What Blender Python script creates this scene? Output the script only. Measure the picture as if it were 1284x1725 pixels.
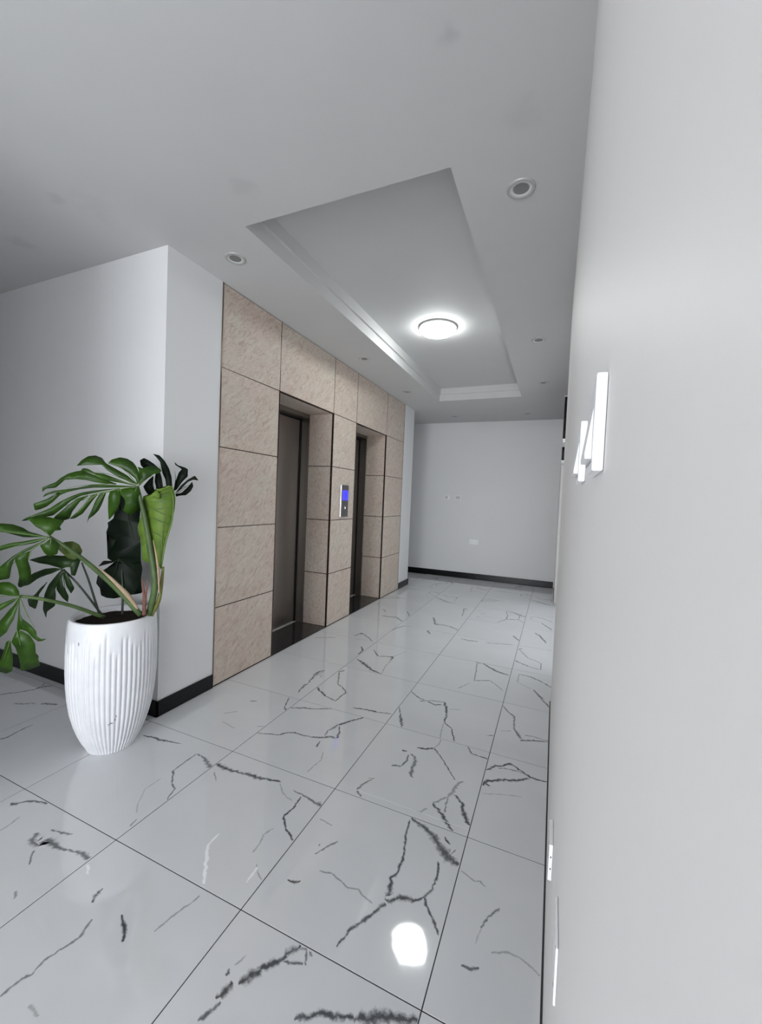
import bpy, bmesh, math, random
from mathutils import Vector, Matrix, noise

for o in list(bpy.data.objects):
    bpy.data.objects.remove(o, do_unlink=True)
SC = bpy.context.scene
COL = SC.collection
PI = math.pi

# ------------------------------------------------------------------ camera
cam_data = bpy.data.cameras.new('camera')
cam = bpy.data.objects.new('camera', cam_data)
COL.objects.link(cam)
cam_data.sensor_fit = 'HORIZONTAL'
cam_data.sensor_width = 36.0
cam_data.lens = 683.653 / 1284 * 36.0
cam_data.clip_start = 0.01
RGT = Vector((0.91780792, 0.39486489, 0.04135632))
UPV = Vector((-0.05117876, 0.01437055, 0.99858611))
FWD = Vector((-0.39371228, 0.9186268, -0.0333981))
m = Matrix.Identity(4)
for r in range(3):
    m[r][0] = RGT[r]; m[r][1] = UPV[r]; m[r][2] = -FWD[r]
m.translation = (0.85201, -0.99066, 1.32305)
cam.matrix_world = m
SC.camera = cam

# ------------------------------------------------------------------ world, daylight, exposure
world = bpy.data.worlds.new('world'); SC.world = world
world.use_nodes = True
bg = world.node_tree.nodes['Background']
bg.inputs['Color'].default_value = (0.86, 0.93, 1.0, 1)
bg.inputs['Strength'].default_value = 1.0
SC.view_settings.view_transform = 'Standard'
SC.view_settings.look = 'None'
SC.view_settings.gamma = 1.0
SC.view_settings.use_curve_mapping = False
SC.view_settings.exposure = -0.06

def area(name, loc, rot, sx, sy, power, col):
    l = bpy.data.lights.new(name, 'AREA'); l.shape = 'RECTANGLE'; l.size = sx; l.size_y = sy
    l.energy = power; l.color = col
    o = bpy.data.objects.new(name, l); o.location = loc; o.rotation_euler = rot
    COL.objects.link(o); return o
# daylight from unseen windows behind and beside the camera, added as light sources
area('daylight_back', (-0.16, -5.95, 0.95), (PI/2, 0, 0), 1.9, 1.6, 180, (0.93, 0.96, 1.0))
area('daylight_side', (-7.95, -0.2, 1.30), (PI/2, 0, -PI/2), 1.45, 2.2, 4, (0.93, 0.96, 1.0))
area('daylight_right', (0.88, -2.85, 0.95), (PI/2, 0, PI/2), 2.2, 1.5, 60, (0.93, 0.96, 1.0))
# daylight through glazed doors added as a light source in the right wall's set-back
area('daylight_doors', (0.958, 3.6, 0.98), (PI/2, 0, PI/2), 2.3, 1.8, 8, (0.95, 0.98, 1.0))

# ------------------------------------------------------------------ materials
def mat(name, color, rough=0.5, metal=0.0, spec=0.5, coat=0.0):
    M = bpy.data.materials.new(name); M.use_nodes = True
    b = M.node_tree.nodes['Principled BSDF']
    b.inputs['Base Color'].default_value = (*color, 1)
    b.inputs['Roughness'].default_value = rough
    b.inputs['Metallic'].default_value = metal
    b.inputs['Specular IOR Level'].default_value = spec
    b.inputs['Coat Weight'].default_value = coat
    b.inputs['Coat Roughness'].default_value = 0.08
    return M
def nd(M, typ, **kw):
    n = M.node_tree.nodes.new(typ)
    for k, v in kw.items(): setattr(n, k, v)
    return n
def lk(M, a, b): M.node_tree.links.new(a, b)
def bs(M): return M.node_tree.nodes['Principled BSDF']
def coords(M, kind='Object', scale=(1, 1, 1), rot=(0, 0, 0)):
    tc = nd(M, 'ShaderNodeTexCoord'); mp = nd(M, 'ShaderNodeMapping')
    mp.inputs['Scale'].default_value = scale; mp.inputs['Rotation'].default_value = rot
    lk(M, tc.outputs[kind], mp.inputs['Vector']); return mp.outputs['Vector']
def ramp(M, src, stops):
    r = nd(M, 'ShaderNodeValToRGB')
    el = r.color_ramp.elements
    while len(el) < len(stops): el.new(0.5)
    for e, (p, c) in zip(el, stops):
        e.position = p; e.color = (*c, 1)
    lk(M, src, r.inputs['Fac']); return r.outputs['Color']
def noise_tex(M, vec, scale, detail=4, rough=0.55, dist=0.0):
    n = nd(M, 'ShaderNodeTexNoise')
    n.inputs['Scale'].default_value = scale; n.inputs['Detail'].default_value = detail
    n.inputs['Roughness'].default_value = rough; n.inputs['Distortion'].default_value = dist
    lk(M, vec, n.inputs['Vector']); return n.outputs['Fac']
def bump(M, src, strength, dist=0.002):
    b = nd(M, 'ShaderNodeBump'); b.inputs['Strength'].default_value = strength
    b.inputs['Distance'].default_value = dist
    lk(M, src, b.inputs['Height']); lk(M, b.outputs['Normal'], bs(M).inputs['Normal'])

def paint(name, c0, c1, rough=0.55):
    M = mat(name, c0, rough, spec=0.35)
    v = coords(M)
    f = noise_tex(M, v, 1.6, 6, 0.6)
    lk(M, ramp(M, f, [(0.3, c1), (0.62, c0)]), bs(M).inputs['Base Color'])
    bump(M, noise_tex(M, v, 55, 3), 0.06, 0.004)
    return M
WALL = paint('wall_paint', (0.72, 0.72, 0.725), (0.70, 0.70, 0.705))
WALL_R = paint('wall_paint_right', (0.735, 0.720, 0.706), (0.71, 0.694, 0.68))
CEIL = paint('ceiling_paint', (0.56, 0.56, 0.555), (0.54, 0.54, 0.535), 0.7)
# a few grey smudges on the ceiling
def smudges(M, spots):
    v = coords(M)
    base = bs(M).inputs['Base Color'].links[0].from_socket
    cur = base
    for (x, y, r, s) in spots:
        d = nd(M, 'ShaderNodeVectorMath', operation='DISTANCE')
        nz = nd(M, 'ShaderNodeTexNoise'); nz.inputs['Scale'].default_value = 14; nz.inputs['Detail'].default_value = 4
        lk(M, v, nz.inputs['Vector'])
        ad = nd(M, 'ShaderNodeVectorMath', operation='MULTIPLY_ADD')
        lk(M, nz.outputs['Color'], ad.inputs[0]); ad.inputs[1].default_value = (r*1.6, r*1.6, 0)
        ad.inputs[2].default_value = (x - r*.8, y - r*.8, 2.694)
        lk(M, ad.outputs[0], d.inputs[1]); lk(M, v, d.inputs[0])
        mr = nd(M, 'ShaderNodeMapRange', interpolation_type='SMOOTHSTEP')
        mr.inputs['From Min'].default_value = 0.1*r; mr.inputs['From Max'].default_value = r
        mr.inputs['To Min'].default_value = s; mr.inputs['To Max'].default_value = 0
        lk(M, d.outputs['Value'], mr.inputs['Value'])
        mx = nd(M, 'ShaderNodeMix', data_type='RGBA')
        lk(M, mr.outputs['Result'], mx.inputs[0]); lk(M, cur, mx.inputs[6]); mx.inputs[7].default_value = (0.36, 0.36, 0.36, 1)
        cur = mx.outputs[2]
    lk(M, cur, bs(M).inputs['Base Color'])

BLACK = mat('black_skirting_tile', (0.004, 0.004, 0.005), 0.22, spec=0.22)
GROUT = mat('floor_grout', (0.035, 0.036, 0.04), 0.8)
WHITEP = mat('white_plastic', (0.86, 0.86, 0.87), 0.25, spec=0.5)
GREYP = mat('grey_shadow_plastic', (0.30, 0.30, 0.31), 0.4)
HOLE = mat('socket_hole', (0.01, 0.01, 0.01), 0.6)
DARKGAP = mat('dark_gap', (0.006, 0.005, 0.005), 0.6)
GRANITE = mat('black_granite', (0.02, 0.02, 0.021), 0.12, spec=0.5)
_v = coords(GRANITE); lk(GRANITE, ramp(GRANITE, noise_tex(GRANITE, _v, 260, 2), [(0.45, (0.014, 0.014, 0.015)), (0.75, (0.06, 0.06, 0.062))]), bs(GRANITE).inputs['Base Color'])
SILL = mat('brushed_sill', (0.7, 0.68, 0.66), 0.5, 0.6)
LIGHTP = mat('pale_grey_plastic', (0.52, 0.52, 0.525), 0.4)
CHROME = mat('polished_chrome', (0.85, 0.85, 0.86), 0.12, 1.0)
JOINT = mat('brown_metal_joint', (0.075, 0.045, 0.04), 0.22, 0.85)
JOINTS = mat('bronze_metal_strip', (0.22, 0.17, 0.14), 0.15, 0.95)
LAMPRIM = mat('lamp_rim_metal', (0.5, 0.5, 0.5), 0.45, 0.3)
GREYLENS = mat('downlight_lens', (0.20, 0.20, 0.20), 0.35)
DLRIM = mat('downlight_rim', (0.46, 0.46, 0.455), 0.35, 0.3)
DLCOLLAR = mat('downlight_collar', (0.62, 0.62, 0.61), 0.4)

def emit(name, col, s):
    M = mat(name, col, 0.4)
    b = bs(M); b.inputs['Emission Color'].default_value = (*col, 1); b.inputs['Emission Strength'].default_value = s
    return M
LAMP = emit('lamp_diffuser', (0.95, 1.0, 0.99), 56)
LED = emit('blue_led_display', (0.05, 0.045, 0.95), 0.9)
LEDD = emit('blue_led_digit', (0.006, 0.004, 0.45), 0.45)
BTN = emit('button_arrow_light', (0.85, 0.95, 1.0), 0.9)

def steel(name, c, rough):
    M = mat(name, c, rough, 1.0)
    v = coords(M, 'Object', (400, 400, 3))
    f = noise_tex(M, v, 1.0, 2)
    lk(M, ramp(M, f, [(0.3, tuple(x*.85 for x in c)), (0.7, c)]), bs(M).inputs['Base Color'])
    bump(M, f, 0.05, 0.001)
    return M
STEEL = steel('brushed_door_steel', (0.30, 0.28, 0.265), 0.33)
FRAME = steel('brushed_frame_steel', (0.30, 0.275, 0.25), 0.30)

def stone():
    M = mat('beige_stone_panel', (0.5, 0.42, 0.37), 0.5, spec=0.3)
    tc = nd(M, 'ShaderNodeTexCoord'); oi = nd(M, 'ShaderNodeObjectInfo')
    off = nd(M, 'ShaderNodeVectorMath', operation='MULTIPLY_ADD')
    cb = nd(M, 'ShaderNodeCombineXYZ')
    for i in range(3): lk(M, oi.outputs['Random'], cb.inputs[i])
    lk(M, cb.outputs[0], off.inputs[0]); off.inputs[1].default_value = (37, 53, 71)
    lk(M, tc.outputs['Object'], off.inputs[2])
    mp = nd(M, 'ShaderNodeMapping', vector_type='TEXTURE'); mp.inputs['Rotation'].default_value = (0.85, 0.35, 0.5)
    mp.inputs['Scale'].default_value = (1/36, 1/13, 1/44)
    lk(M, off.outputs[0], mp.inputs['Vector'])
    n1 = noise_tex(M, mp.outputs['Vector'], 1.0, 5, 0.62, 1.3)
    n2 = noise_tex(M, off.outputs[0], 3.2, 3, 0.5)
    c1 = ramp(M, n1, [(0.36, (0.46, 0.365, 0.315)), (0.46, (0.545, 0.465, 0.41)), (0.56, (0.585, 0.515, 0.46)), (0.68, (0.62, 0.565, 0.51))])
    c2 = ramp(M, n2, [(0.35, (0.96, 0.91, 0.88)), (0.65, (0.95, 0.965, 0.93))])
    mx = nd(M, 'ShaderNodeMix', data_type='RGBA', blend_type='MULTIPLY'); mx.inputs[0].default_value = 1
    lk(M, c1, mx.inputs[6]); lk(M, c2, mx.inputs[7])
    lk(M, mx.outputs[2], bs(M).inputs['Base Color'])
    bump(M, n1, 0.05, 0.002)
    return M
STONE = stone()

def marble():
    M = mat('white_marble_tile', (0.60, 0.61, 0.63), 0.045, spec=0.75)
    v = coords(M)
    cloud = ramp(M, noise_tex(M, v, 2.2, 4, 0.55, 0.4), [(0.3, (0.63, 0.64, 0.655)), (0.7, (0.675, 0.683, 0.70))])
    at = nd(M, 'ShaderNodeAttribute', attribute_name='vein')
    sep = nd(M, 'ShaderNodeSeparateColor'); lk(M, at.outputs['Color'], sep.inputs[0])
    nz = noise_tex(M, v, 52, 5, 0.7)
    def mask(sock, lo, hi):
        a = nd(M, 'ShaderNodeMath', operation='MULTIPLY_ADD'); lk(M, nz, a.inputs[0]); a.inputs[1].default_value = 1.35; a.inputs[2].default_value = -0.675
        s = nd(M, 'ShaderNodeMath', operation='ADD'); lk(M, a.outputs[0], s.inputs[0]); lk(M, sock, s.inputs[1])
        mr = nd(M, 'ShaderNodeMapRange', interpolation_type='SMOOTHSTEP')
        mr.inputs['From Min'].default_value = lo; mr.inputs['From Max'].default_value = hi
        lk(M, s.outputs[0], mr.inputs['Value'])
        return mr.outputs['Result']
    # blue channel holds how strong each vein is
    k = nd(M, 'ShaderNodeMath', operation='MULTIPLY'); lk(M, mask(sep.outputs[0], 0.34, 1.0), k.inputs[0]); lk(M, sep.outputs[2], k.inputs[1])
    mx = nd(M, 'ShaderNodeMix', data_type='RGBA'); lk(M, k.outputs[0], mx.inputs[0]); lk(M, cloud, mx.inputs[6])
    mx.inputs[7].default_value = (0.07, 0.075, 0.083, 1)
    k2 = nd(M, 'ShaderNodeMath', operation='MULTIPLY'); lk(M, mask(sep.outputs[1], 0.4, 0.8), k2.inputs[0]); lk(M, sep.outputs[2], k2.inputs[1])
    mx2 = nd(M, 'ShaderNodeMix', data_type='RGBA'); lk(M, k2.outputs[0], mx2.inputs[0]); lk(M, mx.outputs[2], mx2.inputs[6])
    mx2.inputs[7].default_value = (0.9, 0.91, 0.92, 1)
    lk(M, mx2.outputs[2], bs(M).inputs['Base Color'])
    bump(M, noise_tex(M, v, 8, 2, 0.5), 0.06, 0.008)
    return M
MARBLE = marble()

POT = mat('white_glazed_pot', (0.80, 0.81, 0.84), 0.33, spec=0.5)
_v = coords(POT); lk(POT, ramp(POT, noise_tex(POT, _v, 9, 5, 0.6), [(0.3, (0.70, 0.71, 0.74)), (0.65, (0.78, 0.785, 0.81))]), bs(POT).inputs['Base Color'])
CHIP = mat('pot_chip', (0.16, 0.16, 0.18), 0.7)
SOIL = mat('potting_soil', (0.018, 0.013, 0.010), 0.95, spec=0.1)
_v = coords(SOIL); bump(SOIL, noise_tex(SOIL, _v, 90, 4), 0.8, 0.01)
def leaf_mat(name, c0, c1, rough):
    M = mat(name, c0, rough, spec=0.15 if 'dark' in name else 0.26)
    f = noise_tex(M, coords(M), 14, 4, 0.6)
    lk(M, ramp(M, f, [(0.3, c1), (0.7, c0)]), bs(M).inputs['Base Color'])
    return M
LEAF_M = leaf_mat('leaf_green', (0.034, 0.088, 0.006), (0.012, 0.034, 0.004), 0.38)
LEAF_SHADED = leaf_mat('leaf_shaded_dark_green', (0.006, 0.013, 0.006), (0.003, 0.007, 0.004), 0.5)  # dark green of old leaves, deepened by shade put into the colour
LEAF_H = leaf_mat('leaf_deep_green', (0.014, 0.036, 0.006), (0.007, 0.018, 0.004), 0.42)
LEAF_Y = leaf_mat('leaf_young_green', (0.135, 0.215, 0.028), (0.075, 0.14, 0.018), 0.5)
LEAF_O = leaf_mat('leaf_olive_green', (0.075, 0.105, 0.024), (0.05, 0.075, 0.018), 0.45)
RIB_M = mat('leaf_rib', (0.10, 0.17, 0.04), 0.5)
RIB_D = mat('leaf_rib_dark', (0.014, 0.026, 0.010), 0.5)
STEMM = {'stem': leaf_mat('stalk_green', (0.085, 0.135, 0.045), (0.05, 0.085, 0.030), 0.45),
         'dark_stem': mat('stalk_dark', (0.020, 0.028, 0.018), 0.5),
         'young_stem': leaf_mat('stalk_young', (0.14, 0.19, 0.035), (0.13, 0.10, 0.03), 0.45),
         'tan_sheath': leaf_mat('sheath_tan', (0.46, 0.35, 0.24), (0.30, 0.22, 0.14), 0.6),
         'red_sheath': leaf_mat('sheath_red_brown', (0.20, 0.085, 0.06), (0.10, 0.05, 0.04), 0.6)}

# ------------------------------------------------------------------ mesh helpers
def obj(name, bm, material, parent=None, smooth=False, loc=None):
    me = bpy.data.meshes.new(name)
    bmesh.ops.recalc_face_normals(bm, faces=bm.faces[:])
    bm.to_mesh(me); bm.free()
    ms = material if isinstance(material, (list, tuple)) else [material]
    for x in ms: me.materials.append(x)
    if smooth:
        for p in me.polygons: p.use_smooth = True
    o = bpy.data.objects.new(name, me); COL.objects.link(o)
    if parent is not None: o.parent = parent
    if loc is not None: o.location = loc
    return o
def box(bm, x0, x1, y0, y1, z0, z1, bevel=0.0, seg=1, mi=0):
    r = bmesh.ops.create_cube(bm, size=1.0)
    vs = r['verts']
    for v in vs:
        v.co = Vector(((x0+x1)/2 + v.co.x*(x1-x0), (y0+y1)/2 + v.co.y*(y1-y0), (z0+z1)/2 + v.co.z*(z1-z0)))
    fs = {f for v in vs for f in v.link_faces}
    for f in fs: f.material_index = mi
    if bevel > 0:
        es = {e for v in vs for e in v.link_edges}
        bmesh.ops.bevel(bm, geom=list(es), offset=bevel, segments=seg, profile=0.5, affect='EDGES')
    return vs
def boxes(name, lst, material, parent=None, bevel=0.0, seg=1):
    bm = bmesh.new()
    for b in lst: box(bm, *b, bevel=bevel, seg=seg)
    return obj(name, bm, material, parent)
def lathe(bm, prof, n=48, mi=0, cx=0.0, cy=0.0):
    rings = []
    for (r, z) in prof:
        if r < 1e-6: rings.append([bm.verts.new((cx, cy, z))])
        else: rings.append([bm.verts.new((cx+r*math.cos(2*PI*i/n), cy+r*math.sin(2*PI*i/n), z)) for i in range(n)])
    for a, b in zip(rings, rings[1:]):
        for i in range(n):
            j = (i+1) % n
            if len(a) == 1 and len(b) == 1: continue
            if len(a) == 1: f = bm.faces.new((a[0], b[i], b[j]))
            elif len(b) == 1: f = bm.faces.new((a[i], a[j], b[0]))
            else: f = bm.faces.new((a[i], a[j], b[j], b[i]))
            f.material_index = mi
def catmull(pts, n):
    P = [Vector(p) for p in pts]
    if len(P) < 3: return [P[0].lerp(P[-1], i/n) for i in range(n+1)]
    E = [P[0]*2-P[1]] + P + [P[-1]*2-P[-2]]
    out = []
    segs = len(P)-1
    for i in range(n+1):
        t = i/n*segs; k = min(int(t), segs-1); u = t-k
        a, b, c, d = E[k], E[k+1], E[k+2], E[k+3]
        out.append(0.5*((2*b)+(c-a)*u+(2*a-5*b+4*c-d)*u*u+(3*b-a-3*c+d)*u**3))
    return out
def lerp_list(L, t):
    x = t*(len(L)-1); k = min(int(x), len(L)-2); return L[k]+(L[k+1]-L[k])*(x-k)
def tube(bm, pts, radii, n=8, seg=14, flat=1.0):
    C = catmull(pts, seg)
    rings = []
    for i, p in enumerate(C):
        t = (C[min(i+1, seg)]-C[max(i-1, 0)]).normalized()
        a = t.cross(Vector((0.3, -0.9, 0.2))).normalized(); b = t.cross(a)
        r = lerp_list(radii, i/seg)
        rings.append([bm.verts.new(p+a*(r*math.cos(2*PI*k/n))+b*(r*flat*math.sin(2*PI*k/n))) for k in range(n)])
    for A, B in zip(rings, rings[1:]):
        for k in range(n): bm.faces.new((A[k], A[(k+1) % n], B[(k+1) % n], B[k]))
    bm.faces.new(rings[0]); bm.faces.new(rings[-1][::-1])
def struct(o): o['kind'] = 'structure'; return o
def empty(name, loc):
    o = bpy.data.objects.new(name, None); o.location = loc; o.empty_display_size = 0.1; COL.objects.link(o); return o
def tag(o, label, cat, group=None):
    o['label'] = label; o['category'] = cat
    if group: o['group'] = group
    return o
def copy_tree(src, loc):
    r = src.copy(); COL.objects.link(r); r.location = loc
    for ch in list(src.children):
        c = ch.copy(); COL.objects.link(c); c.parent = r
    return r

# ------------------------------------------------------------------ room shell
XR = 0.889         # right wall face
XL = -1.217        # lift wall face
YS = 0.65          # wall facing the photographer, left of the corner
HC = 2.694         # ceiling
YB, XB, YP = -6.0, -8.0, -1.05
TRAY = (-0.69, 0.385, 0.675, 4.49)

struct(boxes('floor', [(XB-.1, 1.2, YB-.1, 6.4, -0.12, -0.0012)], GROUT))
FLOOR = bpy.data.objects['floor']

# ceiling: flat slab around a recessed tray, a lip, a setback and the raised field
bm = bmesh.new()
tx0, tx1, ty0, ty1 = TRAY
for b in [(XB, tx0, YB, 6.3), (tx1, 1.15, YB, 6.3), (tx0, tx1, YB, ty0), (tx0, tx1, ty1, 6.3)]:
    box(bm, b[0], b[1], b[2], b[3], HC, HC+0.085)
s = -0.018
box(bm, tx0-s-.1, tx0-s, ty0-.2, ty1+.2, HC+.085, 2.96)
box(bm, tx1+s, tx1+s+.1, ty0-.2, ty1+.2, HC+.085, 2.96)
box(bm, tx0-s, tx1+s, ty0-s-.1, ty0-s, HC+.085, 2.96)
box(bm, tx0-s, tx1+s, ty1+s, ty1+s+.1, HC+.085, 2.96)
box(bm, tx0-s, tx1+s, ty0-s, ty1+s, 2.86, 2.96)
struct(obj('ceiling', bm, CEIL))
smudges(CEIL, [(0.491, 0.207, 0.05, 0.42), (-0.508, 0.46, 0.08, 0.22), (-1.422, 0.205, 0.05, 0.3), (-2.03, 0.36, 0.10, 0.3),
               (0.674, 0.544, 0.09, 0.14), (-1.305, 0.31, 0.13, 0.14)])

# right wall: near stretch with a rounded end, a set-back stretch, and a pier at the far end
bm = bmesh.new()
vs = box(bm, XR, 1.15, -1.7, 1.97, 0, HC)
box(bm, XR, 1.15, YB, -4.0, 0, HC); box(bm, XR, 1.15, -4.0, -1.7, 0, .15); box(bm, XR, 1.15, -4.0, -1.7, 1.75, HC)
ed = [e for e in bm.edges if all(abs(v.co.x-XR) < 1e-4 and abs(v.co.y-1.97) < 1e-4 for v in e.verts)]
bmesh.ops.bevel(bm, geom=ed, offset=0.012, segments=5, profile=0.5, affect='EDGES')
box(bm, 0.965, 1.15, 1.97, 2.42, 0, HC); box(bm, 0.965, 1.15, 4.78, 4.99, 0, HC); box(bm, 0.965, 1.15, 2.42, 4.78, 1.9, HC)
box(bm, 0.898, 1.15, 4.99, 6.3, 0, HC)
struct(obj('wall_right', bm, WALL_R))

# end wall, very slightly out of square
bm = bmesh.new()
box(bm, -2.4, 1.15, 0, 0.15, 0, HC)
o = struct(obj('wall_end', bm, WALL)); o.location = (0, 6.055, 0); o.rotation_euler = (0, 0, 0.014)

# left side: the white corner, the lift wall core and the pillar
bm = bmesh.new()
box(bm, XB, XL, YS, 1.063, 0, HC)
struct(obj('wall_left', bm, WALL))
WL = struct(boxes('wall_lift', [
    (-1.9, -1.237, 1.063, 1.672, 0, HC), (-1.9, -1.237, 2.563, 3.032, 0, HC), (-1.9, -1.237, 3.933, 4.57, 0, HC),
    (-1.9, -1.237, 1.672, 2.563, 2.163, HC), (-1.9, -1.237, 3.032, 3.933, 2.163, HC)], DARKGAP))
struct(boxes('wall_pillar', [(-1.9, -1.212, 4.57, 4.98, 0, HC)], WALL))
struct(boxes('wall_recess', [(-2.4, -2.2, 4.98, 6.2, 0, HC), (-2.4, -1.9, 4.90, 4.98, 0, HC)], WALL))
struct(boxes('wall_side', [(XB-.15, XB, YP-.2, -.95, 0, HC), (XB-.15, XB, .55, YS+.4, 0, HC), (XB-.15, XB, -.95, .55, 0, .15), (XB-.15, XB, -.95, .55, 2.45, HC)], WALL))
struct(boxes('wall_passage_unseen', [(XB, XL, YP-.15, YP, 0, HC), (XL-.15, XL, YB, YP-.15, 0, HC)], WALL))  # unseen partition, added and placed to keep daylight off the left wall
struct(boxes('wall_back', [(XL-.15, -1.15, YB-.15, YB, 0, HC), (.83, 1.15, YB-.15, YB, 0, HC), (-1.15, .83, YB-.15, YB, 0, .12), (-1.15, .83, YB-.15, YB, 1.8, HC)], WALL))
def window(name, horizontal, a0, a1, pos, zt=2.45):
    bm = bmesh.new()
    n = 2
    for i in range(n+1):
        c = a0+(a1-a0)*i/n
        if horizontal: box(bm, c-.025, c+.025, pos-.12, pos-.06, .15, zt)
        else: box(bm, pos-.12, pos-.06, c-.025, c+.025, .15, zt)
    for z in (.17, zt-.02):
        if horizontal: box(bm, a0, a1, pos-.12, pos-.06, z-.02, z+.02)
        else: box(bm, pos-.12, pos-.06, a0, a1, z-.02, z+.02)
    return struct(obj(name, bm, WHITEP))
bm = bmesh.new()
for y in (2.42, 3.20, 3.98, 4.75): box(bm, 1.0, 1.05, y, y+.03, 0, 1.9)
box(bm, 1.0, 1.05, 2.42, 4.78, 1.86, 1.9); box(bm, 1.0, 1.05, 2.42, 4.78, 0, .06)
struct(obj('door_3', bm, WHITEP))  # glazed doors added to let daylight into the far hall
window('window_unseen_1', True, -1.15, .83, YB, 1.8)  # unseen back window, added as a daylight source
window('window_unseen_2', False, -.95, .55, XB)  # unseen side passage window, added as a daylight source

# black skirting
def skirt(name, lst): return struct(boxes(name, lst, BLACK, bevel=0.0015))
SK = 0.092
skirt('baseboard_left', [(XB, XL+.012, YS-.012, YS-.0005, 0, SK), (XL+.0005, XL+.012, YS-.012, 1.058, 0, SK)])
skirt('baseboard_pillar', [(-1.212+.0005, -1.20, 4.575, 4.992, 0, SK), (-1.89, -1.20, 4.9805, 4.992, 0, SK)])
o = skirt('baseboard_end', [(-2.18, 0.88, -.014, -.001, 0, .098)]); o.location = (0, 6.055, 0); o.rotation_euler = (0, 0, 0.014)
skirt('baseboard_recess', [(-2.1995, -2.187, 5.0, 5.99, 0, SK)])

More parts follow.
